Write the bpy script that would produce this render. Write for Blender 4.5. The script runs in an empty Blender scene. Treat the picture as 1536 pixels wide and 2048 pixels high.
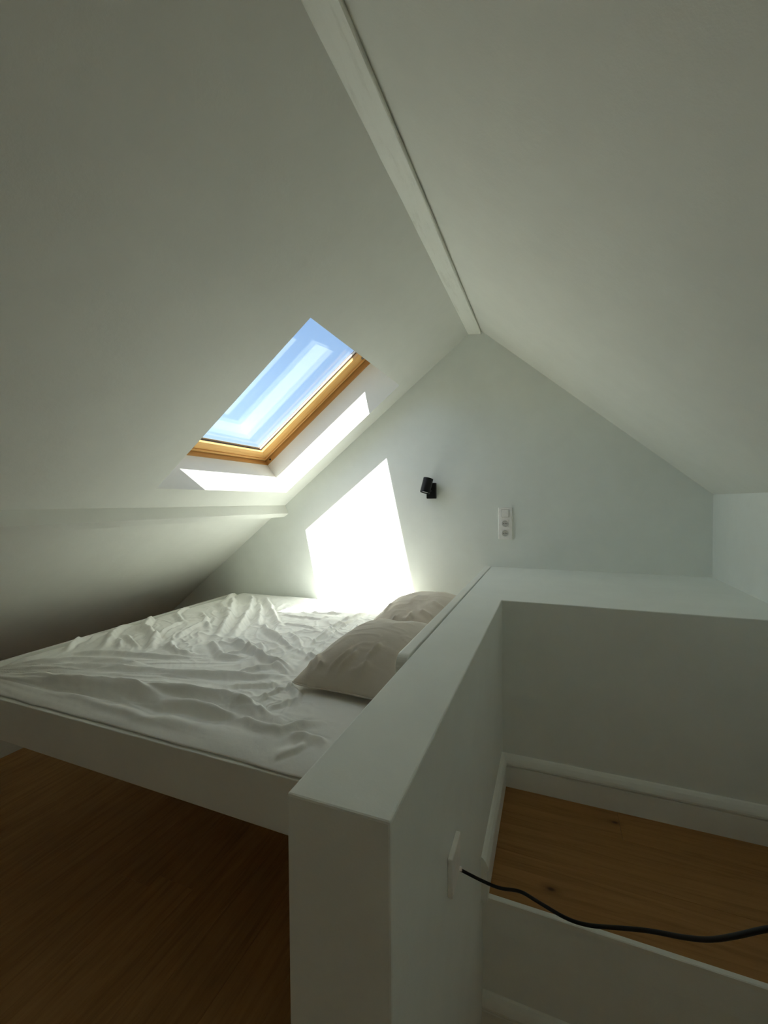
import bpy, bmesh, math, random
import numpy as np
from mathutils import Vector, Matrix

random.seed(7)
C = bpy.context.scene.collection
S = bpy.context.scene

# ------------------------------------------------------------------ camera
cam_data = bpy.data.cameras.new('camera')
cam = bpy.data.objects.new('camera', cam_data); C.objects.link(cam)
cam_data.sensor_fit = 'HORIZONTAL'; cam_data.sensor_width = 36.0
cam_data.lens = 36.0 * 848.03 / 1536.0
cam_data.clip_start = 0.02
CZ = 1.6583
R_ = Vector((0.93022, 0.36692, -0.00762)); U_ = Vector((-0.00163, 0.02488, 0.99969)); F_ = Vector((-0.36699, 0.92992, -0.02374))
cam.matrix_world = Matrix(((R_.x, U_.x, -F_.x, 0), (R_.y, U_.y, -F_.y, 0), (R_.z, U_.z, -F_.z, CZ), (0, 0, 0, 1)))
S.camera = cam

# ------------------------------------------------------------------ sky, sun, exposure
SUN = Vector((0.1775, 0.4852, -0.8562)).normalized()      # the way the light travels
w = bpy.data.worlds.new('sky'); S.world = w; w.use_nodes = True
nt = w.node_tree; nt.nodes.clear()
sky = nt.nodes.new('ShaderNodeTexSky'); sky.sky_type = 'NISHITA'; sky.sun_disc = False
sky.sun_elevation = math.asin(-SUN.z); sky.sun_rotation = math.atan2(-SUN.x, -SUN.y)
sky.air_density = 1.0; sky.dust_density = 2.0; sky.ozone_density = 3.0
bg = nt.nodes.new('ShaderNodeBackground'); bg.inputs['Strength'].default_value = 0.285
wo = nt.nodes.new('ShaderNodeOutputWorld')
nt.links.new(sky.outputs[0], bg.inputs[0]); nt.links.new(bg.outputs[0], wo.inputs[0])

sd = bpy.data.lights.new('sun', 'SUN'); sd.energy = 21.5; sd.angle = math.radians(0.53); sd.color = (1.0, 0.985, 0.93)
sun = bpy.data.objects.new('sun', sd); C.objects.link(sun)
sun.rotation_euler = SUN.to_track_quat('-Z', 'Y').to_euler(); sun.location = (-4, -6, 9)

S.view_settings.view_transform = 'Standard'; S.view_settings.look = 'None'
S.view_settings.gamma = 1.0; S.view_settings.use_curve_mapping = False
S.view_settings.exposure = 0.13
S.cycles.max_bounces = 16; S.cycles.diffuse_bounces = 12; S.cycles.transparent_max_bounces = 16
S.cycles.sample_clamp_indirect = 6.0

# ------------------------------------------------------------------ material helpers
def mat(name):
    m = bpy.data.materials.new(name); m.use_nodes = True
    n = m.node_tree.nodes; b = n['Principled BSDF']
    return m, n, m.node_tree.links, b
def noise(n, l, scale, detail=4, rough=.55, vec=None, coord='Object'):
    t = n.new('ShaderNodeTexNoise'); t.inputs['Scale'].default_value = scale; t.inputs['Detail'].default_value = detail
    t.inputs['Roughness'].default_value = rough
    if vec is None:
        c = n.new('ShaderNodeTexCoord'); vec = c.outputs[coord]
    l.new(vec, t.inputs['Vector']); return t
def ramp(n, l, fac, stops):
    r = n.new('ShaderNodeValToRGB'); e = r.color_ramp.elements
    while len(e) < len(stops): e.new(.5)
    for k, (p, c) in enumerate(stops): e[k].position = p; e[k].color = (*c, 1)
    l.new(fac, r.inputs[0]); return r
def bump(n, l, b, h, strength, dist):
    q = n.new('ShaderNodeBump'); q.inputs['Strength'].default_value = strength; q.inputs['Distance'].default_value = dist
    l.new(h, q.inputs['Height']); 
    if b.inputs['Normal'].is_linked:
        l.new(b.inputs['Normal'].links[0].from_socket, q.inputs['Normal'])
    l.new(q.outputs[0], b.inputs['Normal'])

def paint(name, c, var=.02, rough=.62, fine=.10, coarse=.35):
    m, n, l, b = mat(name)
    t = noise(n, l, 7, 5, .62)
    r = ramp(n, l, t.outputs['Fac'], [(.3, tuple(x * (1 - var) for x in c)), (.7, tuple(min(1, x * (1 + var)) for x in c))])
    l.new(r.outputs[0], b.inputs['Base Color']); b.inputs['Roughness'].default_value = rough
    b.inputs['Specular IOR Level'].default_value = .3
    t2 = noise(n, l, 14, 4, .6); bump(n, l, b, t2.outputs['Fac'], coarse, .004)
    t3 = noise(n, l, 330, 2, .5); bump(n, l, b, t3.outputs['Fac'], fine, .0015)
    return m
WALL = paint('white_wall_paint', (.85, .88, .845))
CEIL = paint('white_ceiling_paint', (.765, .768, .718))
WOODWHITE = paint('white_painted_wood', (.85, .86, .81), var=.015, rough=.45, fine=.05, coarse=.12)

def beam_mat():
    m, n, l, b = mat('white_painted_rough_beam')
    co = n.new('ShaderNodeTexCoord'); mp = n.new('ShaderNodeMapping'); mp.inputs['Scale'].default_value = (9, 1.3, 9)
    l.new(co.outputs['Object'], mp.inputs[0])
    t = noise(n, l, 4, 6, .65, mp.outputs[0])
    r = ramp(n, l, t.outputs['Fac'], [(.28, (.76, .76, .69)), (.45, (.86, .865, .80)), (.8, (.88, .885, .82))])
    l.new(r.outputs[0], b.inputs['Base Color']); b.inputs['Roughness'].default_value = .5
    bump(n, l, b, t.outputs['Fac'], .5, .006); return m
BEAM = beam_mat()

def floor_mat(name, axis, c0, c1, c2, knots=()):
    m, n, l, b = mat(name)
    co = n.new('ShaderNodeTexCoord'); oi = n.new('ShaderNodeObjectInfo')
    mp = n.new('ShaderNodeMapping'); mp.inputs['Scale'].default_value = (16, 1.0, 1) if axis == 'y' else (1.0, 16, 1)
    add = n.new('ShaderNodeVectorMath'); add.operation = 'ADD'
    sc = n.new('ShaderNodeVectorMath'); sc.operation = 'SCALE'; sc.inputs['Scale'].default_value = 37.0
    cmb = n.new('ShaderNodeCombineXYZ'); l.new(oi.outputs['Random'], cmb.inputs[0]); l.new(oi.outputs['Random'], cmb.inputs[1])
    l.new(cmb.outputs[0], sc.inputs[0]); l.new(co.outputs['Object'], add.inputs[0]); l.new(sc.outputs[0], add.inputs[1])
    l.new(add.outputs[0], mp.inputs[0])
    t = noise(n, l, 2.2, 8, .68, mp.outputs[0]); t.inputs['Distortion'].default_value = .9
    r = ramp(n, l, t.outputs['Fac'], [(.25, c0), (.5, c1), (.75, c2)])
    # a knot here and there
    vo = n.new('ShaderNodeTexVoronoi'); vo.inputs['Scale'].default_value = 2.1
    mk = n.new('ShaderNodeMapping'); mk.inputs['Scale'].default_value = (1.6, 1, 1) if axis == 'y' else (1, 1.6, 1)
    l.new(add.outputs[0], mk.inputs[0]); l.new(mk.outputs[0], vo.inputs['Vector'])
    k = ramp(n, l, vo.outputs['Distance'], [(.0, (.25, .25, .25)), (.035, (1, 1, 1))])
    mx = n.new('ShaderNodeMix'); mx.data_type = 'RGBA'; mx.blend_type = 'MULTIPLY'; mx.inputs[0].default_value = 1
    l.new(r.outputs[0], mx.inputs[6]); l.new(k.outputs[0], mx.inputs[7])
    last = mx.outputs[2]
    for kx, ky, kr in knots:                                          # single dark knots
        gp = n.new('ShaderNodeNewGeometry'); sb = n.new('ShaderNodeVectorMath'); sb.operation = 'SUBTRACT'; sb.inputs[1].default_value = (kx, ky, LZ)
        st = n.new('ShaderNodeVectorMath'); st.operation = 'MULTIPLY'; st.inputs[1].default_value = (.6, 1, 0); ln = n.new('ShaderNodeVectorMath'); ln.operation = 'LENGTH'
        l.new(gp.outputs['Position'], sb.inputs[0]); l.new(sb.outputs[0], st.inputs[0]); l.new(st.outputs[0], ln.inputs[0])
        kk = ramp(n, l, ln.outputs['Value'], [(kr * .5, (.16, .12, .10)), (kr * 1.3, (.7, .66, .62)), (kr * 3.5, (1, 1, 1))])
        m2 = n.new('ShaderNodeMix'); m2.data_type = 'RGBA'; m2.blend_type = 'MULTIPLY'; m2.inputs[0].default_value = 1
        l.new(last, m2.inputs[6]); l.new(kk.outputs[0], m2.inputs[7]); last = m2.outputs[2]
    hv = n.new('ShaderNodeHueSaturation'); ml = n.new('ShaderNodeMapRange'); ml.inputs[3].default_value = .93; ml.inputs[4].default_value = 1.07
    l.new(oi.outputs['Random'], ml.inputs[0]); l.new(ml.outputs[0], hv.inputs['Value']); l.new(last, hv.inputs['Color'])
    l.new(hv.outputs[0], b.inputs['Base Color'])
    b.inputs['Roughness'].default_value = .5; b.inputs['Specular IOR Level'].default_value = .3
    bump(n, l, b, t.outputs['Fac'], .15, .002); return m
LZ = 0.439
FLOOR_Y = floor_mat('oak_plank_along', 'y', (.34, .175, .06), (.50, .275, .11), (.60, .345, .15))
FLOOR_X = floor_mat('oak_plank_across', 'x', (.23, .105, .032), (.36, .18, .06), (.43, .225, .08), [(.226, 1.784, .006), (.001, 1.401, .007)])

def pine(name, axis):
    m, n, l, b = mat(name)
    co = n.new('ShaderNodeTexCoord'); mp = n.new('ShaderNodeMapping')
    mp.inputs['Scale'].default_value = (3, 60, 60) if axis == 'x' else (60, 3, 60)
    l.new(co.outputs['Object'], mp.inputs[0])
    t = noise(n, l, 1.5, 6, .6, mp.outputs[0])
    r = ramp(n, l, t.outputs['Fac'], [(.3, (.72, .39, .12)), (.55, (.85, .50, .18)), (.8, (.90, .57, .23))])
    l.new(r.outputs[0], b.inputs['Base Color']); b.inputs['Roughness'].default_value = .38; return m
def shaded_pine(name, axis):  # sash pine with the frame's shade put into its colour
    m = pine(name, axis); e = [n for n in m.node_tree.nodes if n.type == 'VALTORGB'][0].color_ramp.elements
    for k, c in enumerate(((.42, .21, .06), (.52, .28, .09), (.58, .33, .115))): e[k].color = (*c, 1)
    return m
FRAME_S = shaded_pine('shaded_pine_slope', 'x'); FRAME_Y = shaded_pine('shaded_pine_level', 'y')
PINE_S = pine('lacquered_pine_slope', 'x'); PINE_Y = pine('lacquered_pine_level', 'y')

def cloth(name, c, var, weave=900, rough=.9):
    m, n, l, b = mat(name)
    t = noise(n, l, 6, 4, .6)
    r = ramp(n, l, t.outputs['Fac'], [(.3, tuple(x * (1 - var) for x in c)), (.7, tuple(min(1, x * (1 + var)) for x in c))])
    l.new(r.outputs[0], b.inputs['Base Color']); b.inputs['Roughness'].default_value = rough
    b.inputs['Sheen Weight'].default_value = .25; b.inputs['Specular IOR Level'].default_value = .15
    t2 = noise(n, l, 45, 5, .6); bump(n, l, b, t2.outputs['Fac'], .25, .004)
    t3 = noise(n, l, weave, 2, .5); bump(n, l, b, t3.outputs['Fac'], .12, .001)
    return m
SHEET = cloth('white_cotton_sheet', (.90, .895, .86), .02)
PILLOW = cloth('beige_cotton_pillowcase', (.60, .54, .455), .03)
MATT = cloth('mattress_ticking', (.62, .60, .55), .02)

def plain(name, c, rough=.5, metal=0, spec=.5):
    m, n, l, b = mat(name)
    t = noise(n, l, 60, 3)
    r = ramp(n, l, t.outputs['Fac'], [(.3, tuple(x * .96 for x in c)), (.7, tuple(min(1, x * 1.04) for x in c))])
    l.new(r.outputs[0], b.inputs['Base Color']); b.inputs['Roughness'].default_value = rough
    b.inputs['Metallic'].default_value = metal; b.inputs['Specular IOR Level'].default_value = spec; return m
BLACK = plain('matt_black_metal', (.006, .006, .0065), .45, 0, .3)
LAMPGLASS = plain('frosted_lamp_lens', (.55, .56, .55), .3)
PLASTIC = plain('white_switch_plastic', (.92, .90, .87), .35)
PLASTIC_DK = plain('socket_recess_plastic', (.55, .54, .51), .4)
HOLE = plain('dark_socket_hole', (.02, .02, .02), .6)
RUBBER = plain('black_rubber_gasket', (.015, .015, .017), .55)
ALU = plain('white_spacer_bar', (.88, .88, .86), .5)
CORD = plain('black_braided_cord', (.010, .011, .013), .6, 0, .3)
CLAD = plain('grey_window_cladding', (.16, .165, .17), .5, .2)
STEEL = plain('brushed_steel', (.45, .46, .47), .35, .9)
ROOFOUT = plain('dark_roof_tile', (.10, .09, .085), .8)

def glass_mat():
    m = bpy.data.materials.new('window_glass'); m.use_nodes = True
    n, l = m.node_tree.nodes, m.node_tree.links; n.clear()
    tr = n.new('ShaderNodeBsdfTransparent'); tr.inputs[0].default_value = (.97, .985, .98, 1)
    gl = n.new('ShaderNodeBsdfGlossy'); gl.inputs['Roughness'].default_value = .0
    fr = n.new('ShaderNodeFresnel'); ge = n.new('ShaderNodeNewGeometry'); mr = n.new('ShaderNodeMapRange')
    mr.inputs[3].default_value = 1.45; mr.inputs[4].default_value = 1 / 1.45
    l.new(ge.outputs['Backfacing'], mr.inputs[0]); l.new(mr.outputs[0], fr.inputs['IOR'])
    mx = n.new('ShaderNodeMixShader'); o = n.new('ShaderNodeOutputMaterial')
    l.new(fr.outputs[0], mx.inputs[0]); l.new(tr.outputs[0], mx.inputs[1]); l.new(gl.outputs[0], mx.inputs[2]); l.new(mx.outputs[0], o.inputs[0])
    return m
GLASS = glass_mat()

# ------------------------------------------------------------------ object helpers
def obj(name, bm, m, parent=None, smooth=False, bevel=0, seg=2):
    if bevel:
        bmesh.ops.remove_doubles(bm, verts=bm.verts, dist=1e-6)
        es = [e for e in bm.edges if len(e.link_faces) == 2 and e.calc_face_angle(0) > .6]
        bmesh.ops.bevel(bm, geom=es, offset=bevel, segments=seg, profile=.5, affect='EDGES', clamp_overlap=True)
    bmesh.ops.recalc_face_normals(bm, faces=bm.faces)
    me = bpy.data.meshes.new(name); bm.to_mesh(me); bm.free()
    if smooth:
        for p in me.polygons: p.use_smooth = True
    if m: me.materials.append(m)
    o = bpy.data.objects.new(name, me); C.objects.link(o)
    if parent: o.parent = parent
    return o
def tag(o, label=None, cat=None, group=None, kind=None):
    if label: o['label'] = label
    if cat: o['category'] = cat
    if group: o['group'] = group
    if kind: o['kind'] = kind
    return o
def empty(name, loc=(0, 0, 0), rot=None):
    o = bpy.data.objects.new(name, None); C.objects.link(o); o.location = loc; o.empty_display_size = .05
    if rot: o.rotation_euler = rot
    return o
def box(bm, x0, x1, y0, y1, z0, z1, M=None):
    vs = [bm.verts.new((x, y, z)) for z in (z0, z1) for y in (y0, y1) for x in (x0, x1)]
    for f in ((0, 2, 3, 1), (4, 5, 7, 6), (0, 1, 5, 4), (2, 6, 7, 3), (0, 4, 6, 2), (1, 3, 7, 5)):
        bm.faces.new([vs[i] for i in f])
    if M: bmesh.ops.transform(bm, matrix=M, verts=vs)
    return vs
def B(*a, M=None):
    bm = bmesh.new(); box(bm, *a, M=M); return bm
def prism(bm, prof, a0, a1, place):                     # extrude a closed profile; place(p, q, a) -> xyz
    lo = [bm.verts.new(place(p, q, a0)) for p, q in prof]; hi = [bm.verts.new(place(p, q, a1)) for p, q in prof]
    n = len(prof)
    for i in range(n): bm.faces.new((lo[i], lo[(i + 1) % n], hi[(i + 1) % n], hi[i]))
    bm.faces.new(lo[::-1]); bm.faces.new(hi)
def cyl(bm, r0, r1, z0, z1, n=40, M=None, cap0=True, cap1=True):
    a = [bm.verts.new((r0 * math.cos(2 * math.pi * i / n), r0 * math.sin(2 * math.pi * i / n), z0)) for i in range(n)]
    b = [bm.verts.new((r1 * math.cos(2 * math.pi * i / n), r1 * math.sin(2 * math.pi * i / n), z1)) for i in range(n)]
    for i in range(n): bm.faces.new((a[i], a[(i + 1) % n], b[(i + 1) % n], b[i]))
    if cap0: bm.faces.new(a[::-1])
    if cap1: bm.faces.new(b)
    if M: bmesh.ops.transform(bm, matrix=M, verts=a + b)
    return a, b
def struct(name, bm, m, bevel=0): 
    return tag(obj(name, bm, m, bevel=bevel), kind='structure')

# ------------------------------------------------------------------ room numbers (metres)
D = 2.80                     # gable wall
BACK = -3.3                  # gable behind the camera
KX, RX = -3.35, 0.818        # knee wall left, side wall right
SL, SR = 0.7745, 0.8632
BL, BR, BZ = -0.506, -0.424, 2.745
zl = lambda x: BZ + SL * (x - BL)
zr = lambda x: 1.685 - SR * (x - RX)
PL, PR, PF, PZ = -0.359, -0.197, 0.514, 1.234     # parapet
LF, LY, LZ = 1.866, 1.313, 0.439                  # bulkhead face, landing edge, landing height
e_ = Vector((1, 0, SL)).normalized(); n_ = Vector((-SL, 0, 1)).normalized()
XB, XT, YN, YF = -1.8127, -0.925, 1.535, 2.638    # skylight opening on the ceiling
T = 0.26                                          # roof build-up = depth of the window reveal

# --- the two slopes, with openings for the skylights
def slope(side, holes, x0, x1, y0, y1):
    bm = bmesh.new(); zf = zl if side == 'left' else zr; nn = n_ if side == 'left' else Vector((SR, 0, 1)).normalized()
    xs = sorted({x0, x1, *[h[0] for h in holes], *[h[1] for h in holes]}); ys = sorted({y0, y1, *[h[2] for h in holes], *[h[3] for h in holes]})
    V = {}
    def P(i, j, k):
        if (i, j, k) not in V: V[i, j, k] = bm.verts.new(Vector((xs[i], ys[j], zf(xs[i]))) + nn * (T * k))
        return V[i, j, k]
    def solid(i, j):
        if not (0 <= i < len(xs) - 1 and 0 <= j < len(ys) - 1): return False
        cx, cy = (xs[i] + xs[i + 1]) / 2, (ys[j] + ys[j + 1]) / 2
        return not any(h[0] < cx < h[1] and h[2] < cy < h[3] for h in holes)
    for i in range(len(xs) - 1):
        for j in range(len(ys) - 1):
            if not solid(i, j): continue
            for k in (0, 1): bm.faces.new([P(*q, k) for q in ((i, j), (i + 1, j), (i + 1, j + 1), (i, j + 1))])
            for di, dj, e in ((-1, 0, ((i, j), (i, j + 1))), (1, 0, ((i + 1, j), (i + 1, j + 1))), (0, -1, ((i, j), (i + 1, j))), (0, 1, ((i, j + 1), (i + 1, j + 1)))):
                if not solid(i + di, j + dj): bm.faces.new((P(*e[0], 0), P(*e[1], 0), P(*e[1], 1), P(*e[0], 1)))
    return bm
HOLE1 = (XB, XT, YN, YF)
HOLE2 = (-.10, .50, -2.75, -2.05)            # unseen skylight added for fill light, behind the camera in the other slope
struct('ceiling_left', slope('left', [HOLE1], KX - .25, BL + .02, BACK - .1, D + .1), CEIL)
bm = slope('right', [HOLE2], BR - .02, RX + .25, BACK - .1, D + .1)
struct('ceiling_right', bm, CEIL)

# --- gables, knee wall, side wall
def gable(y0, y1):
    bm = bmesh.new()
    pr = [(KX - .3, -.15), (RX + .3, -.15), (RX + .3, zr(RX + .3) + .1), (-.465, zr(-.465) + .2), (KX - .3, zl(KX - .3) + .1)]
    prism(bm, pr, y0, y1, lambda p, q, a: (p, a, q)); return bm
struct('wall_back', gable(D, D + .15), WALL)
struct('wall_front', gable(BACK - .15, BACK), WALL)
struct('wall_left', B(KX - .12, KX, BACK, D, -.1, zl(KX) + .03), WALL)
struct('wall_right', B(RX, RX + .12, BACK, D, -.1, zr(RX) + .03), WALL)

# --- the parapet wall beside the bed, with the stair bulkhead ledge
bm = bmesh.new()
top = [(PL, PF), (PR, PF), (PR, LF), (RX + .004, LF), (RX + .004, D + .004), (PL, D + .004)]
lo = [bm.verts.new((x, y, 0)) for x, y in top]; hi = [bm.verts.new((x, y, PZ)) for x, y in top]
for k in range(6): bm.faces.new((lo[k], lo[(k + 1) % 6], hi[(k + 1) % 6], hi[k]))
bm.faces.new(hi); bm.faces.new(lo[::-1])
struct('wall_parapet', bm, WALL, bevel=.0035)

# --- floors: separate oak planks
def planks(parent, m, axis, w_, len_, x0, x1, y0, y1, z, seed):
    rnd = random.Random(seed); cache = {}
    a0, a1, b0, b1 = (x0, x1, y0, y1) if axis == 'y' else (y0, y1, x0, x1)
    a = a0
    while a < a1 - 1e-4:
        wd = min(w_, a1 - a); b = b0 - rnd.random() * len_ * .9
        while b < b1 - 1e-4:
            s, t = max(b, b0), min(b + len_, b1)
            if t - s > .02:
                key = (round(wd, 3), round(t - s, 3))
                if key not in cache:
                    bm = bmesh.new()
                    if axis == 'y': box(bm, .0003, key[0] - .0003, .0003, key[1] - .0003, -.012, 0)
                    else: box(bm, .0003, key[1] - .0003, .0003, key[0] - .0003, -.012, 0)
                    o = obj('plank', bm, m, bevel=.0006, seg=1); cache[key] = o.data
                else:
                    o = bpy.data.objects.new('plank', cache[key]); C.objects.link(o)
                o.parent = parent
                o.location = (a, s, z) if axis == 'y' else (s, a, z)
            b += len_
        a += wd
fl = tag(obj('floor', B(KX, RX, BACK, D, -.14, -.0122), plain('floor_subfloor', (.05, .03, .015), .9)), kind='structure')
planks(fl, FLOOR_Y, 'y', .192, 2.6, KX, RX, BACK, D, 0.0, 3)

# --- landing: a raised platform in the stairwell
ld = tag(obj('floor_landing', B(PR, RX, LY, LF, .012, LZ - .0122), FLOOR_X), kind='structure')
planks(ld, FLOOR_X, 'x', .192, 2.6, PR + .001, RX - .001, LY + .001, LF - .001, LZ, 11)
bm = bmesh.new(); prism(bm, [(-.014, -.012), (.001, -.012), (.001, .003), (-.012, .003), (-.014, .001)], PR, RX, lambda p, q, a: (a, LY + p, LZ + q))
struct('trim_1', bm, WOODWHITE)                                        # nosing along the landing edge
struct('wall_riser', B(PR, RX, LY - .0035, LY - .0005, .0, LZ - .0125), WALL)
struct('trim_2', B(PR, RX, LY - .0075, LY - .0036, LZ - .105, LZ - .0125), WALL, bevel=.001)   # apron board under it

BBP = [(0, 0), (.019, 0), (.019, .086), (.017, .0885), (.0105, .090), (.0105, .0945), (.022, .0965), (.0225, .104), (.020, .112), (.014, .124), (.006, .133), (0, .136)]
bm = bmesh.new(); prism(bm, BBP, PR, RX, lambda p, q, a: (a, LF - p, LZ + q)); struct('baseboard_back', bm, WOODWHITE)
bm = bmesh.new(); prism(bm, BBP, LY - .03, LF - .001, lambda p, q, a: (PR + p, a, LZ + q)); struct('baseboard_left', bm, WOODWHITE)
bm = bmesh.new(); prism(bm, BBP, PR, RX, lambda p, q, a: (a, LY - .0036 - p, q)); struct('baseboard_right', bm, WOODWHITE)

# --- ridge beam and purlin
def wavy_beam(prof, y0, y1, ny, amp, seed, taper=None):
    bm = bmesh.new(); rnd = random.Random(seed); ph = [(rnd.random() * 6.28, rnd.random() * 6.28) for _ in prof]
    rows = []
    for j in range(ny + 1):
        t = j / ny; y = y0 + (y1 - y0) * t; row = []
        for k, (x, z) in enumerate(taper(t) if taper else prof):
            dx = amp * (.6 * math.sin(5.1 * y + ph[k][0]) + .4 * math.sin(13 * y + ph[k][1])); dz = amp * (.6 * math.sin(4.3 * y + ph[k][1]) + .4 * math.sin(17 * y + ph[k][0]))
            row.append(bm.verts.new((x + dx, y, z + dz)))
        rows.append(row)
    n = len(rows[0])
    for j in range(ny):
        for k in range(n): bm.faces.new((rows[j][k], rows[j][(k + 1) % n], rows[j + 1][(k + 1) % n], rows[j + 1][k]))
    bm.faces.new(rows[0][::-1]); bm.faces.new(rows[-1]); return bm
rb = [(BL, BZ + .001), (BL + .004, BZ - .001), (BR - .003, BZ - .009), (BR, BZ - .006), (BR, BZ + .30), (BL, BZ + .30)]
struct('trim_3', wavy_beam(rb, BACK, D, 60, .0012, 4), BEAM)            # ridge beam
pu = [(-1.934, 1.638), (-1.907, 1.577), (-1.909, 1.573), (-1.948, 1.546), (-2.06, 1.60), (-2.02, 1.70)]
struct('trim_4', wavy_beam(pu, BACK, D, 90, .0022, 9), CEIL)            # purlin showing through the slope

# ------------------------------------------------------------------ skylight
def skylight(name, Wm, la, lb):           # a up the slope, b along the wall, d outwards
    LA, LB = la + .049, lb        # the window itself runs on a little above the opening
    win = empty(name); win.matrix_world = Wm; tag(win, kind='structure')
    def wpart(name, m, *b, bevel=.002, parent=None):
        return obj(name, B(*b), m, parent or win, bevel=bevel)
    f0 = T + .0005
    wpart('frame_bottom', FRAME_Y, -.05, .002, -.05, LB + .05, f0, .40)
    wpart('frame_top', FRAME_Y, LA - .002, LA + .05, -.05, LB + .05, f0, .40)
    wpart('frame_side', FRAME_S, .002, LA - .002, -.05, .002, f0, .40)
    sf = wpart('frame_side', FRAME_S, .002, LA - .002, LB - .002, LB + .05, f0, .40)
    def ring(name, m, side, o, i, d0, d1, parent):
        # one mitred member between an outer and an inner rectangle; o, i = insets (bottom, top, sides)
        a0, a1, b0, b1 = o[0], LA - o[1], o[2], LB - o[2]; c0, c1, e0, e1 = i[0], LA - i[1], i[2], LB - i[2]
        q = {'bottom': [(a0, b0), (a0, b1), (c0, e1), (c0, e0)], 'top': [(a1, b1), (a1, b0), (c1, e0), (c1, e1)],
             'near': [(a1, b0), (a0, b0), (c0, e0), (c1, e0)], 'far': [(a0, b1), (a1, b1), (c1, e1), (c0, e1)]}[side]
        bm = bmesh.new(); prism(bm, q, d0, d1, lambda p, r, d: (p, r, d)); return obj(name, bm, m, parent, bevel=.001, seg=1)
    sh = lambda r, d: tuple(x + d for x in r)
    IN = (.078, .094, .104)                                           # inner edge of the sash face: bottom, top, sides
    for side, nm, mt in (('bottom', 'sash_rail', PINE_Y), ('top', 'sash_rail', PINE_Y), ('near', 'sash_stile', PINE_S), ('far', 'sash_stile', PINE_S)):
        s1 = ring(nm, mt, side, (.006,) * 3, (.021,) * 3, .299, .372, win)                   # stepped edge
        ring('sash_face', mt, side, (.0235,) * 3, IN, .306, .329, s1)
        ring('gasket', RUBBER, side, sh(IN, -.004), sh(IN, .0022), .3255, .3297, s1)
        ring('sash_back', mt, side, (.0212,) * 3, (.036,) * 3, .3345, .372, s1)
        ring('spacer_bar', RUBBER if side == 'bottom' else ALU, side, sh(IN, -.012), sh(IN, .0015), .335, .338 if side == 'bottom' else .3455, s1)
        ring('gasket_strip', RUBBER, side, sh(IN, -.012), sh(IN, .0017), .346, .3485, s1)
        ring('cladding', CLAD, side, (.010,) * 3, (.032,) * 3, .373, .395, s1)
    wpart('hood', CLAD, LA - .110, LA + .05, -.05, LB + .05, .401, .44)
    wpart('pane', GLASS, *(IN[0] - .02, LA - IN[1] + .02, IN[2] - .02, LB - IN[2] + .02), .330, .334, bevel=0)
    wpart('pane', GLASS, *(.037, LA - .037, .037, LB - .037), .3515, .3555, bevel=0)
    bm = bmesh.new(); cyl(bm, .007, .007, 0, .004, 20); sc = obj('screw_cap', bm, RUBBER, sf); sc.matrix_local = Matrix.Translation((.045, LB - .0015, .279)) @ Matrix.Rotation(math.radians(90), 4, 'X')
    wpart('hinge_plate', STEEL, LA - .13, LA - .10, LB - .055, LB - .028, .300, .3055)
skylight('window_1', Matrix(((e_.x, 0, n_.x, XB), (0, 1, 0, YN), (e_.z, 0, n_.z, zl(XB)), (0, 0, 0, 1))), (XT - XB) / e_.x, YF - YN)
er, nr = Vector((-1, 0, SR)).normalized(), Vector((SR, 0, 1)).normalized()
skylight('added_fill_window', Matrix(((er.x, 0, nr.x, HOLE2[1]), (0, -1, 0, HOLE2[3]), (er.z, 0, nr.z, zr(HOLE2[1])), (0, 0, 0, 1))), (HOLE2[1] - HOLE2[0]) / -er.x, HOLE2[3] - HOLE2[2])  # added skylight out of view, lets in fill light

# ------------------------------------------------------------------ bed
bed = empty('bed_frame', (-1.4, 1.9, 0)); tag(bed, 'white bed frame with a deep plain side rail fixed to the parapet wall', 'bed')
bi = Matrix.Translation((1.4, -1.9, 0))
def bpart(name, *b, bevel=.003, m=WOODWHITE, parent=bed): 
    return obj(name, B(*b, M=bi), m, parent, bevel=bevel)
bpart('side_rail', -2.445, PL - .002, 1.001, 1.022, .708, .876)
bpart('side_rail', -2.445, PL - .002, D - .026, D - .005, .708, .876)
bpart('footboard', -2.445, -2.424, 1.023, D - .027, .708, .915)
bpart('base_panel', -2.423, PL - .042, 1.023, D - .027, .745, .765)
for x in (-2.42, -1.4, -.46): bpart('leg', x, x + .05, D - .08, D - .03, .0, .7445)
hb = bmesh.new()
y0, y1, z0, z1, r = 1.078, D - .006, .708, 1.236, .035
pr = [(y0, z0), (y1, z0), (y1, z1)] + [(y0 + r - r * math.sin(t), z1 - r + r * math.cos(t)) for t in [k * math.pi / 2 / 8 for k in range(9)]]
prism(hb, pr, -.397, -.3635, lambda p, q, a: (a + 1.4, p - 1.9, q))
h = obj('headboard', hb, WOODWHITE, bed, bevel=.003)

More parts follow.
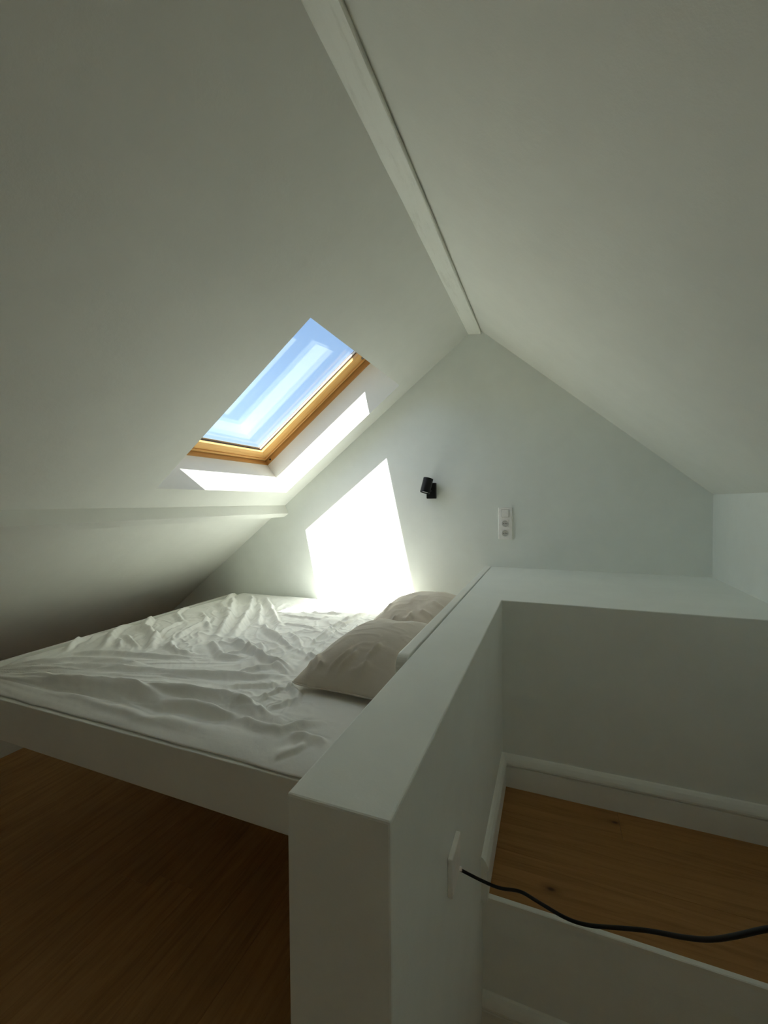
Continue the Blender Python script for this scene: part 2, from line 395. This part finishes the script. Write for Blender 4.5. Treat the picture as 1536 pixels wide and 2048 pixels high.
# mattress with its fitted sheet
FOLDS = [
(0.02,0.028,[(-2.632, 2.037), (-2.195, 1.765), (-2.051, 1.697), (-1.931, 1.624), (-1.833, 1.521), (-1.828, 1.467)]),
(0.018,0.026,[(-2.759, 1.905), (-2.685, 1.896), (-2.25, 1.614), (-2.174, 1.554), (-2.113, 1.475), (-2.074, 1.417)]),
(0.016,0.03,[(-2.707, 2.829), (-2.152, 2.337), (-1.974, 2.188), (-1.846, 2.036)]),
(0.024,0.03,[(-2.301, 2.613), (-2.057, 2.34), (-1.854, 2.08), (-1.731, 1.892), (-1.642, 1.747)]),
(0.026,0.03,[(-2.188, 2.68), (-2.005, 2.481), (-1.819, 2.215), (-1.698, 2.009), (-1.614, 1.848), (-1.586, 1.769)]),
(0.018,0.026,[(-1.963, 2.467), (-1.852, 2.369), (-1.757, 2.252), (-1.621, 2.048), (-1.601, 1.961)]),
(0.018,0.024,[(-2.028, 2.661), (-1.793, 2.406), (-1.602, 2.193), (-1.443, 2.04)]),
(0.014,0.02,[(-1.607, 2.053), (-1.415, 1.914), (-1.275, 1.823), (-1.146, 1.74)]),
(0.012,0.018,[(-1.336, 1.962), (-1.221, 1.879), (-1.141, 1.777)]),
(0.018,0.022,[(-1.584, 1.787), (-1.446, 1.704), (-1.332, 1.654), (-1.23, 1.608), (-1.114, 1.564), (-1.048, 1.547)]),
(0.016,0.02,[(-1.647, 1.702), (-1.519, 1.615), (-1.421, 1.554), (-1.34, 1.548), (-1.313, 1.58)]),
(0.014,0.02,[(-2.335, 1.137), (-2.058, 1.183), (-1.851, 1.251), (-1.615, 1.301), (-1.455, 1.33), (-1.371, 1.355), (-1.276, 1.388), (-1.171, 1.408), (-1.09, 1.457), (-1.026, 1.478), (-0.98, 1.453)]),
(0.02,0.024,[(-2.208, 1.11), (-2.013, 1.118), (-1.761, 1.145), (-1.548, 1.169), (-1.45, 1.182), (-1.249, 1.209), (-1.122, 1.234), (-1.03, 1.214), (-0.915, 1.195), (-0.85, 1.19)]),
(0.01,0.018,[(-2.314, 1.146), (-2.187, 1.196), (-2.064, 1.288), (-1.834, 1.344), (-1.654, 1.333)]),
(0.012,0.018,[(-2.167, 1.29), (-2.148, 1.341), (-1.95, 1.414), (-1.865, 1.422), (-1.747, 1.438), (-1.642, 1.463), (-1.512, 1.497)]),
(0.014,0.018,[(-1.82, 1.616), (-1.736, 1.559), (-1.663, 1.528), (-1.584, 1.529)]),
(0.013,0.02,[(-1.985, 2.055), (-1.911, 1.847), (-1.876, 1.736), (-1.845, 1.658)]),
(0.013,0.018,[(-2.68, 2.337), (-2.226, 2.02), (-2.053, 1.924)]),
(0.011,0.018,[(-1.005, 1.129), (-0.962, 1.146), (-0.878, 1.145), (-0.817, 1.143), (-0.769, 1.184), (-0.709, 1.207)]),
(0.01,0.016,[(-0.787, 1.129), (-0.724, 1.137), (-0.66, 1.128), (-0.631, 1.117)]),
(0.01,0.018,[(-0.696, 1.113), (-0.721, 1.077), (-0.78, 1.048)]),
(0.012,0.016,[(-0.974, 1.412), (-0.884, 1.353), (-0.833, 1.27)]),
(0.01,0.014,[(-0.965, 1.39), (-0.977, 1.347), (-0.991, 1.29), (-1.005, 1.25)]),
(-0.01,0.014,[(-1.077, 2.563), (-1.1, 2.262), (-1.106, 1.997), (-1.099, 1.849)]),
(0.01,0.014,[(-1.105, 2.552), (-1.141, 2.245), (-1.149, 2.019), (-1.116, 1.765)]),
(0.016,0.022,[(-2.76, 1.768), (-2.289, 1.435), (-2.216, 1.335)]),
(0.012,0.016,[(-2.763, 1.835), (-2.31, 1.569), (-2.229, 1.472)]),
(0.009,0.012,[(-0.968, 1.35), (-0.953, 1.395), (-0.919, 1.378)]),
(0.009,0.012,[(-0.925, 1.23), (-0.893, 1.26), (-0.876, 1.314)]),
(0.012,0.02,[(-2.075, 1.941), (-2.026, 1.754), (-1.9, 1.554)]),
(0.012,0.018,[(-2.151, 2.135), (-1.983, 2.008), (-1.799, 1.857)]),
(0.01,0.016,[(-1.051, 1.619), (-1.058, 1.715), (-0.987, 1.687), (-1.018, 1.838)]),
(0.012,0.02,[(-1.609, 1.166), (-1.341, 1.156), (-1.125, 1.155), (-1.004, 1.142)]),
(0.01,0.015,[(-2.179, 1.625), (-2.028, 1.564), (-1.905, 1.51)]),
(0.012,0.02,[(-2.165, 1.583), (-2.074, 1.538), (-2.006, 1.466)]),
(0.012,0.022,[(-2.73, 1.47), (-2.717, 1.565), (-2.281, 1.43)]),
(0.01,0.016,[(-1.48, 1.557), (-1.414, 1.617), (-1.369, 1.747), (-1.179, 1.551)]),
(0.011,0.016,[(-1.23, 1.419), (-1.192, 1.485), (-1.131, 1.544), (-1.028, 1.507)]),
(0.009,0.013,[(-1.193, 1.305), (-1.101, 1.341), (-1.033, 1.376), (-1.008, 1.425)]),
(0.009,0.013,[(-1.084, 1.21), (-0.992, 1.233), (-0.889, 1.196)]),
(0.009,0.014,[(-1.584, 2.479), (-1.385, 2.373), (-1.244, 2.45)]),
(0.008,0.013,[(-1.63, 2.259), (-1.454, 2.247), (-1.314, 2.25), (-1.271, 2.362)]),
(0.008,0.013,[(-1.466, 2.104), (-1.332, 2.11), (-1.202, 2.058)]),
(-0.016,0.034,[(-2.044, 1.097), (-1.857, 1.102), (-1.653, 1.105), (-1.467, 1.11), (-1.29, 1.111), (-1.086, 1.114), (-0.922, 1.119)]),
(0.01,0.022,[(-1.905, 1.074), (-1.66, 1.072), (-1.418, 1.073), (-1.201, 1.072), (-1.035, 1.082)]),
]
def qd(t):
    t = np.clip(t, 0, 1); return 1 - np.sqrt(np.maximum(0, 1 - t * t))
def vnoise(x, y, seed):
    # smooth value noise
    rs = np.random.RandomState(seed); g = rs.rand(96, 96) * 2 - 1
    xi = np.floor(x).astype(int); yi = np.floor(y).astype(int); fx = x - xi; fy = y - yi
    fx = fx * fx * (3 - 2 * fx); fy = fy * fy * (3 - 2 * fy)
    G = lambda a, b: g[a % 96, b % 96]
    return (G(xi, yi) * (1 - fx) + G(xi + 1, yi) * fx) * (1 - fy) + (G(xi, yi + 1) * (1 - fx) + G(xi + 1, yi + 1) * fx) * fy
def fold_height(x, y):
    # bend the plan a little so that no fold is a perfect curve
    xx = x + .012 * vnoise(x * 9, y * 9, 1) + .004 * vnoise(x * 30, y * 30, 2); yy = y + .012 * vnoise(x * 9, y * 9, 3) + .004 * vnoise(x * 30, y * 30, 4)
    h = np.zeros_like(x)
    for amp, wd, pts in FOLDS:
        p = np.array([(max(a, -2.43), b) for a, b in pts]); L = np.hypot(*np.diff(p, axis=0).T); tot = L.sum(); s0 = 0
        lo = p.min(0) - 4 * wd; hi = p.max(0) + 4 * wd
        msk = (xx > lo[0]) & (xx < hi[0]) & (yy > lo[1]) & (yy < hi[1])
        if not msk.any(): continue
        X, Y = xx[msk], yy[msk]; best = np.full(X.shape, 9.); bs = np.zeros(X.shape); sg = np.zeros(X.shape)
        for k in range(len(p) - 1):
            d = p[k + 1] - p[k]; l2 = max(d @ d, 1e-9); t = np.clip(((X - p[k][0]) * d[0] + (Y - p[k][1]) * d[1]) / l2, 0, 1)
            qx, qy = X - p[k][0] - t * d[0], Y - p[k][1] - t * d[1]; r = np.hypot(qx, qy); cr = d[0] * qy - d[1] * qx
            u = r < best; best[u] = r[u]; bs[u] = (s0 + t * L[k])[u]; sg[u] = np.sign(cr)[u]; s0 += L[k]
        f = bs / tot; env = np.clip(np.minimum(f, 1 - f) * 5, 0, 1); env = .15 + .85 * env * env * (3 - 2 * env)
        q = best / np.where(sg > 0, wd * .55, wd)                       # steeper on one side, like cloth pushed over
        v = 1.25 * amp * env * (np.exp(-q * q) - .28 * np.exp(-((q - 1.7) ** 2) / .7))
        h[msk] += v
    return h
def sheet():
    nx, ny = 520, 470
    xs = np.linspace(-2.418, -.403, nx)
    # rows: denser over the front roll, which bulges a little over the rail before it tucks in
    th = np.linspace(-1.05, math.pi / 2, 110); up = th >= 0
    t_ = 1 - np.clip(th / (math.pi / 2), 0, 1)
    yf = np.where(up, 1.215 - .207 * t_, 1.008 + .036 * (1 - np.cos(th))); df = np.where(up, .042 * t_ ** 1.2 + .013 * t_ ** 5, .055 - .056 * np.sin(th))
    nb = ny - 109
    ys = np.concatenate([yf[:-1], np.linspace(1.215, D - .012, nb)]); dr = np.concatenate([df[:-1], np.zeros(nb)]); fw_ = np.concatenate([np.where(up, t_ ** 2, 1)[:-1], np.zeros(nb)])
    X, Y = np.meshgrid(xs, ys); drop = np.repeat(dr[:, None], nx, 1); front = np.repeat(fw_[:, None], nx, 1)
    Z = .94 - drop - .10 * qd((-2.27 - X) / .142) - .03 * qd((Y - 2.71) / .075) - .012 * qd((X + .46) / .06)
    # radial pull toward the near left corner
    ang = np.arctan2(Y - 1.06, X + 2.40); rad = np.hypot(Y - 1.06, X + 2.40)
    pull = np.exp(-((ang - .10) / .16) ** 2) * np.exp(-((rad - .5) / .55) ** 2)
    H = fold_height(X, Y) + .0035 * pull * np.sin(ang * 75 + 2.2 * vnoise(X * 3, Y * 3, 7))
    H += .0045 * vnoise(X * 4.5, Y * 4.5, 11) + .0018 * vnoise(X * 13 + .5 * Y, Y * 13, 12) + .0009 * vnoise(X * 34, Y * 34 + X * 9, 13)
    # crisp small creases: a fan out of the near left corner, diagonal ones in the middle, long ones beside the headboard
    rdg = lambda u, v, sd, k: (np.maximum(0, 1 - np.abs(vnoise(u, v, sd)) - k) / (1 - k)) ** 1.6
    cx, cy = X + 2.46, Y - 1.07; an, rd = np.arctan2(cy, cx), np.hypot(cx, cy)
    fan = np.clip((an + .05) / .1, 0, 1) * np.exp(-(np.maximum(an - .30, 0) / .16) ** 2) * np.clip(rd / .25, 0, 1) * np.exp(-(np.maximum(rd - .9, 0) / .45) ** 2)
    H += .0105 * fan * rdg(an * 13 + .5 * vnoise(X * 3, Y * 3, 41), rd * 1.3, 42, .55) + .005 * fan * rdg(an * 29, rd * 2.1 + 5, 43, .6)
    p, q = X * .74 - Y * .67, X * .67 + Y * .74
    wx, wy = .10 * vnoise(X * 5, Y * 5, 44), .10 * vnoise(X * 5, Y * 5, 45)
    mid = np.exp(-(np.maximum(np.abs(X + 1.45) - .35, 0) / .35) ** 2) * np.exp(-(np.maximum(np.abs(Y - 2.0) - .30, 0) / .25) ** 2)
    H += .0085 * mid * rdg(p * 3.2 + wx * 8, q * 8.5 + wy * 14, 46, .62) + .0045 * mid * rdg(p * 9 + wx * 12, q * 17 + wy * 20, 47, .62)
    H += .0028 * mid * rdg(q * 6 + wx * 10, p * 14 + wy * 16, 48, .68)
    rt = np.exp(-((X + 1.08) / .20) ** 2) * np.clip((Y - 1.5) / .15, 0, 1)
    H += .0055 * rt * rdg(X * 17 + Y * 2 + wx * 5, Y * 2.6 + X * 2, 49, .6)
    pc = np.exp(-((X + .98) / .22) ** 2) * np.exp(-((Y - 1.30) / .13) ** 2)
    H += .0065 * pc * rdg(X * 17 + Y * 12 + wx * 10, Y * 13 - X * 8, 25, .6) + .004 * pc * rdg(X * 8 - Y * 9, Y * 21 + X * 8 + wy * 12, 26, .66)
    # front side: slow bulges and a wavy tucked hem
    bul = .010 * vnoise(X * 2.4, Y * 2 + 5, 31) + .004 * vnoise(X * 8 - Y * 6, Y * 8, 32)
    Y2 = Y - front * (H * .8 + bul) ; Z2 = Z + H * (1 - .75 * front)
    hem = np.repeat(np.concatenate([np.clip(-th / .9, 0, 1)[:-1], np.zeros(nb)])[:, None], nx, 1)
    Z2 += hem * (-.004 + .016 * vnoise(X * 3.1, Y * 0 + 3, 33)); Y2 = np.where(Z2 < .880, np.maximum(Y2, 1.0238), np.maximum(Y2, 1.003))
    edge = np.clip((2.418 + X) / .03, 0, 1)
    V = np.stack([X, Y2, np.minimum(Z2, 1.0)], -1).reshape(-1, 3)
    R, K = X.shape
    idx = np.arange(R * K).reshape(R, K)
    F = np.stack([idx[:-1, :-1], idx[:-1, 1:], idx[1:, 1:], idx[1:, :-1]], -1).reshape(-1, 4)
    return V, F
mt_ = empty('mattress', (-1.4, 1.9, .7655)); tag(mt_, 'mattress in a rumpled white fitted sheet on the white bed frame', 'mattress')
V, F = sheet(); V = V - np.array([-1.4, 1.9, .7655])
me = bpy.data.meshes.new('fitted_sheet'); me.from_pydata(V.tolist(), [], F.tolist()); me.materials.append(SHEET)
me.polygons.foreach_set('use_smooth', [True] * len(me.polygons))
so = bpy.data.objects.new('fitted_sheet', me); C.objects.link(so); so.parent = mt_
obj('mattress_core', B(-1.0, .985, -.855, .865, .0, .085), MATT, mt_, bevel=.03, seg=3)

# ------------------------------------------------------------------ pillows
def pillow(name, label, loc, yaw, LY_, LX_, TH, seed, creases):
    corner = lambda u, v: 1 - .05 * (1 - np.abs(v) ** 2) * np.abs(u) ** 3 - .055 * np.abs(u) ** 3 * np.abs(v) ** 8     # soft sides, blunt corners
    def lift(a, b):                                                  # the rim lies on the sheet in front and climbs the headboard behind
        u = (np.asarray(b) + 1) / 2
        return .010 + .030 * u ** 1.5 * (1 - .7 * np.abs(a) ** 3.5) - .004 * np.abs(a) ** 3
    n = 110
    s = np.linspace(-1, 1, n); A, Bq = np.meshgrid(s, s)             # A along the headboard, Bq up towards it
    sh = np.sign
    def side(sgn):
        ex = (1 - np.abs(A) ** 2.0).clip(0) ** .68 * (1 - np.abs(Bq) ** 2.4).clip(0) ** .62
        cx = corner(A, Bq); cy = corner(Bq, A)
        x = Bq * LX_ / 2 * cy; y = A * LY_ / 2 * cx
        z = lift(A, Bq) + (TH * .72 * ex if sgn > 0 else -np.minimum(TH * .3 * ex, lift(A, Bq) - .001))
        if sgn > 0:
            z = z + ex * (.010 * vnoise(A * 2.2 + seed, Bq * 2.2, seed) + .004 * vnoise(A * 6, Bq * 6 + seed, seed + 1))
            for (amp, wd, pts) in creases:
                p = np.array(pts); tot = np.hypot(*np.diff(p, axis=0).T).sum(); best = np.full(A.shape, 9.); bs = np.zeros(A.shape); sg = np.zeros(A.shape); s0 = 0
                for k in range(len(p) - 1):
                    d = p[k + 1] - p[k]; l = math.hypot(*d); t = np.clip(((A - p[k][0]) * d[0] + (Bq - p[k][1]) * d[1]) / (l * l), 0, 1)
                    qx, qy = A - p[k][0] - t * d[0], Bq - p[k][1] - t * d[1]; r = np.hypot(qx, qy); u = r < best
                    best[u] = r[u]; bs[u] = (s0 + t * l)[u]; sg[u] = np.sign(d[0] * qy - d[1] * qx)[u]; s0 += l
                f = bs / tot; env = np.clip(np.minimum(f, 1 - f) * 4 + .15, 0, 1); q = best / np.where(sg > 0, wd * .55, wd)
                z = z + 1.6 * amp * np.clip((1.02 - np.maximum(np.abs(A), np.abs(Bq))) / .22, .25, 1) * env * np.exp(-q * q) * np.minimum(1, ex * 2.5 + .1)
            z = z + .0025 * np.minimum(1, ex * 2) * np.maximum(0, 1 - np.abs(vnoise(A * 7, Bq * 3, seed + 5)) - .75) / .25
        return np.stack([x, y, z], -1)
    Vt, Vb = side(1), side(-1)
    V = np.concatenate([Vt.reshape(-1, 3), Vb.reshape(-1, 3)]); i = np.arange(n * n).reshape(n, n); j = i + n * n
    Ft = np.stack([i[:-1, :-1], i[:-1, 1:], i[1:, 1:], i[1:, :-1]], -1).reshape(-1, 4); Fb = np.stack([j[:-1, :-1], j[1:, :-1], j[1:, 1:], j[:-1, 1:]], -1).reshape(-1, 4)
    me = bpy.data.meshes.new(name); me.from_pydata(V.tolist(), [], np.concatenate([Ft, Fb]).tolist())
    bm = bmesh.new(); bm.from_mesh(me); bmesh.ops.remove_doubles(bm, verts=bm.verts, dist=.0004); bmesh.ops.recalc_face_normals(bm, faces=bm.faces); bm.to_mesh(me); bm.free()
    me.polygons.foreach_set('use_smooth', [True] * len(me.polygons)); me.materials.append(PILLOW)
    o = bpy.data.objects.new(name, me); C.objects.link(o)
    o.rotation_euler = (0, 0, math.radians(yaw)); o.location = loc
    tag(o, label, 'pillow', 'beige pillows against the headboard')
    # the sewn rim of the pillowcase
    bm = bmesh.new(); rim = [(b_, a_) for a_, b_ in [(-1, q) for q in np.linspace(-1, 1, 24)] + [(q, 1) for q in np.linspace(-1, 1, 24)[1:]] + [(1, q) for q in np.linspace(1, -1, 24)[1:]] + [(q, -1) for q in np.linspace(1, -1, 24)[1:-1]]]
    ring = []
    for (b_, a_) in rim:
        c = Vector((b_ * LX_ / 2 * float(corner(b_, a_)), a_ * LY_ / 2 * float(corner(a_, b_)), float(lift(a_, b_))))
        out = Vector((c.x, c.y, 0)).normalized(); up = Vector((0, 0, 1))
        ring.append([bm.verts.new(c + out * (.0035 * math.cos(t)) + up * (.0035 * math.sin(t))) for t in (0, 1.57, 3.14, 4.71)])
    m_ = len(ring)
    for k in range(m_):
        for t in range(4): bm.faces.new((ring[k][t], ring[k][(t + 1) % 4], ring[(k + 1) % m_][(t + 1) % 4], ring[(k + 1) % m_][t]))
    obj('piping', bm, PILLOW, o, smooth=True)
    return o
cr1 = [(0.013, 0.055, [(-0.61, -0.17), (-0.73, -0.22), (-0.86, -0.36), (-0.95, -0.36)]), (0.01, 0.045, [(-0.63, -0.07), (-0.73, -0.1), (-0.85, -0.2), (-0.9, -0.27)]), (0.012, 0.05, [(-0.74, 0.19), (-0.85, 0.17), (-0.94, 0.16)]), (0.009, 0.045, [(-0.78, 0.16), (-0.86, 0.06), (-0.87, -0.06)]), (0.012, 0.06, [(-0.61, -0.96), (-0.97, -0.65), (-0.985, -0.5)]), (0.01, 0.05, [(-0.98, -0.88), (-0.985, -0.57), (-0.985, -0.17), (-0.985, 0.21)]), (0.008, 0.04, [(-0.87, -0.18), (-0.93, -0.22), (-0.98, -0.3)]), (0.009, 0.045, [(-0.79, -0.56), (-0.87, -0.59), (-0.92, -0.68)]), (0.01, 0.045, [(-0.85, 0.05), (-0.91, 0.02), (-0.985, 0.07)]), (0.009, 0.05, [(-0.5, 0.24), (-0.63, 0.19), (-0.71, 0.13)]), (0.008, 0.045, [(-0.5, -0.96), (-0.84, -0.61), (-0.83, -0.41)])]
cr2 = [(0.011, 0.055, [(-0.77, -0.36), (-0.87, -0.42), (-0.95, -0.43)]), (0.01, 0.055, [(-0.83, -0.54), (-0.87, -0.71), (-0.95, -0.79)]), (0.011, 0.055, [(-0.66, 0.06), (-0.75, 0.25), (-0.8, 0.38)]), (0.01, 0.055, [(-0.82, -0.23), (-0.92, -0.04), (-0.93, 0.16)]), (0.009, 0.055, [(-0.26, -0.64), (-0.45, -0.7), (-0.63, -0.68)]), (0.009, 0.055, [(-0.42, 0.24), (-0.53, 0.42), (-0.58, 0.54)]), (0.008, 0.055, [(-0.7, -0.07), (-0.83, -0.1), (-0.92, -0.13)])]
p1 = pillow('pillow', 'nearer beige pillow with creased front, leaning on the white headboard', (-.660, 1.690, .958), -5, .70, .515, .215, 5, cr1)
p2 = pillow('pillow', 'farther beige pillow beside the gable wall, partly behind the nearer pillow', (-.685, 2.395, .956), 2, .68, .55, .200, 9, cr2)

# ------------------------------------------------------------------ wall spotlight
lamp = empty('wall_spotlight', (-.754, D, 1.73)); tag(lamp, 'small black cylinder spotlight on a square bracket on the gable wall', 'lamp')
obj('wall_bracket', B(-.030, .033, -.034, -.0005, -.052, .054), BLACK, lamp, bevel=.004)
bm = bmesh.new(); cyl(bm, .008, .008, -.062, -.030, 20, Matrix.Rotation(math.radians(90), 4, 'X') @ Matrix.Scale(-1, 4, (0, 0, 1)))
obj('pivot', bm, BLACK, lamp)
head = bmesh.new(); r_, h_ = .033, .098
Mh = Matrix.Translation((-.012, -.088, .034)) @ Matrix.Rotation(math.radians(11), 4, 'Y') @ Matrix.Rotation(math.radians(-13), 4, 'X')
cyl(head, r_, r_, -h_ / 2, h_ / 2, 48, Mh, cap0=False); cyl(head, r_ - .003, r_ - .003, -h_ / 2, -h_ / 2 + .02, 48, Mh, cap0=False, cap1=True)
n48 = 48; head.verts.ensure_lookup_table()
for k in range(n48):
    a, b_ = head.verts[k], head.verts[(k + 1) % n48]; c, d_ = head.verts[2 * n48 + k], head.verts[2 * n48 + (k + 1) % n48]
    head.faces.new((a, b_, d_, c))
obj('lamp_head', head, BLACK, lamp, bevel=0)
bm = bmesh.new(); cyl(bm, .024, .026, -h_ / 2 + .006, -h_ / 2 + .012, 40, Mh); obj('lens', bm, LAMPGLASS, lamp, bevel=.002)
for o in lamp.children:
    if o.name.startswith('lamp_head'):
        for p in o.data.polygons: p.use_smooth = True
        o.data.set_sharp_from_angle(angle=math.radians(40))

# ------------------------------------------------------------------ switch and sockets
sw = empty('switch_and_socket_plate', (-.272, D, 1.515)); tag(sw, 'white upright wall plate with a light switch above two round sockets', 'socket')
fm = bmesh.new(); box(fm, -.0425, .0425, -.010, -.0003, -.1015, .1015); obj('cover_frame', fm, PLASTIC, sw, bevel=.004, seg=3)
obj('switch_rocker', B(-.0225, .0225, -.0155, -.0103, .043, .088), PLASTIC, sw, bevel=.0015)
bm = bmesh.new()
for a in ((-.0245, .0245, .0405, .0425), (-.0245, .0245, .0885, .0905), (-.0245, -.0230, .0425, .0885), (.0230, .0245, .0425, .0885)): box(bm, a[0], a[1], -.0112, -.0101, a[2], a[3])
obj('switch_gap', bm, PLASTIC_DK, sw)
RXm = Matrix.Rotation(math.radians(90), 4, 'X')
for zc in (.0, -.062):
    s = bmesh.new(); box(s, -.0225, .0225, -.0125, -.0103, zc - .0225, zc + .0225); so_ = obj('socket', s, PLASTIC, sw, bevel=.0012)
    bm = bmesh.new(); cyl(bm, .0195, .0195, .0, .0006, 36, Matrix.Translation((0, -.0126, zc)) @ RXm); obj('recess', bm, PLASTIC_DK, so_)
    bm = bmesh.new(); cyl(bm, .0195, .0205, 0, .0016, 36, Matrix.Translation((0, -.0126, zc)) @ RXm, False, False); cyl(bm, .0185, .0195, 0, .0016, 36, Matrix.Translation((0, -.0126, zc)) @ RXm, False, False); obj('socket_ring', bm, PLASTIC, so_)
    for x in (-.0095, 0, .0095):
        bm = bmesh.new(); cyl(bm, .0027, .0027, 0, .0005, 16, Matrix.Translation((x, -.01325, zc + (.0 if x else .001))) @ RXm); obj('pin_hole', bm, HOLE, so_)
    for z in (.0165, -.0165):
        bm = bmesh.new(); box(bm, -.003, .003, -.0142, -.0132, zc + z - .002, zc + z + .002); obj('earth_clip', bm, STEEL, so_)
# ------------------------------------------------------------------ cable outlet on the parapet and its black cord
ou = empty('cable_outlet', (PR, .879, .885)); tag(ou, 'flat white cable outlet plate on the stair side of the parapet wall', 'socket')
obj('cover_frame', B(.0003, .011, -.041, .041, -.041, .041), PLASTIC, ou, bevel=.002)
bm = bmesh.new(); cyl(bm, .0048, .0042, 0, .006, 20, Matrix.Translation((.010, .030, -.034)) @ Matrix.Rotation(math.radians(90), 4, 'Y')); obj('cable_gland', bm, PLASTIC, ou, smooth=True)
CORD_PATH = [(-0.192, 0.93, 0.8305), (-0.139, 0.924, 0.8255), (-0.1, 0.9074, 0.8372), (-0.0584, 0.892, 0.8571), (-0.0241, 0.8735, 0.8647), (0.0253, 0.8502, 0.8719), (0.0624, 0.833, 0.8875), (0.1097, 0.799, 0.932), (0.1462, 0.7608, 0.9773), (0.1799, 0.7109, 1.0286), (0.1994, 0.6766, 1.0669), (0.2145, 0.6406, 1.1126), (0.2337, 0.6065, 1.1616)]
p_, q_ = Vector(CORD_PATH[-2]), Vector(CORD_PATH[-1]); end_ = Vector((RX - .013, .40, 1.29)); t0_ = (q_ - p_).normalized() * .55; t1_ = Vector((.45, -.1, .0))
herm = lambda t: q_ * (2 * t ** 3 - 3 * t ** 2 + 1) + t0_ * (t ** 3 - 2 * t ** 2 + t) + end_ * (-2 * t ** 3 + 3 * t ** 2) + t1_ * (t ** 3 - t ** 2)
PTS = CORD_PATH + [tuple(herm(k / 12)) for k in range(1, 13)]
def tube(path, r, sub=6, n=10):
    P = [Vector(p) for p in path]; out = []
    for k in range(len(P) - 1):
        p0, p1, p2, p3 = P[max(k - 1, 0)], P[k], P[k + 1], P[min(k + 2, len(P) - 1)]
        for j in range(sub):
            t = j / sub; out.append(.5 * ((2 * p1) + (p2 - p0) * t + (2 * p0 - 5 * p1 + 4 * p2 - p3) * t * t + (3 * p1 - p0 - 3 * p2 + p3) * t ** 3))
    out.append(P[-1]); bm = bmesh.new(); rings = []
    for k, p in enumerate(out):
        d = (out[min(k + 1, len(out) - 1)] - out[max(k - 1, 0)]).normalized(); u = d.cross(Vector((0, 0, 1))).normalized(); v = d.cross(u)
        rings.append([bm.verts.new(p + u * (r * math.cos(2 * math.pi * i / n)) + v * (r * math.sin(2 * math.pi * i / n))) for i in range(n)])
    for k in range(len(rings) - 1):
        for i in range(n): bm.faces.new((rings[k][i], rings[k][(i + 1) % n], rings[k + 1][(i + 1) % n], rings[k + 1][i]))
    bm.faces.new(rings[0][::-1]); bm.faces.new(rings[-1]); return bm
co_ = obj('hanging_cord', tube(PTS, .0033), CORD, smooth=True)
tag(co_, 'black cord hanging across the stairwell from the outlet in the parapet', 'cord')
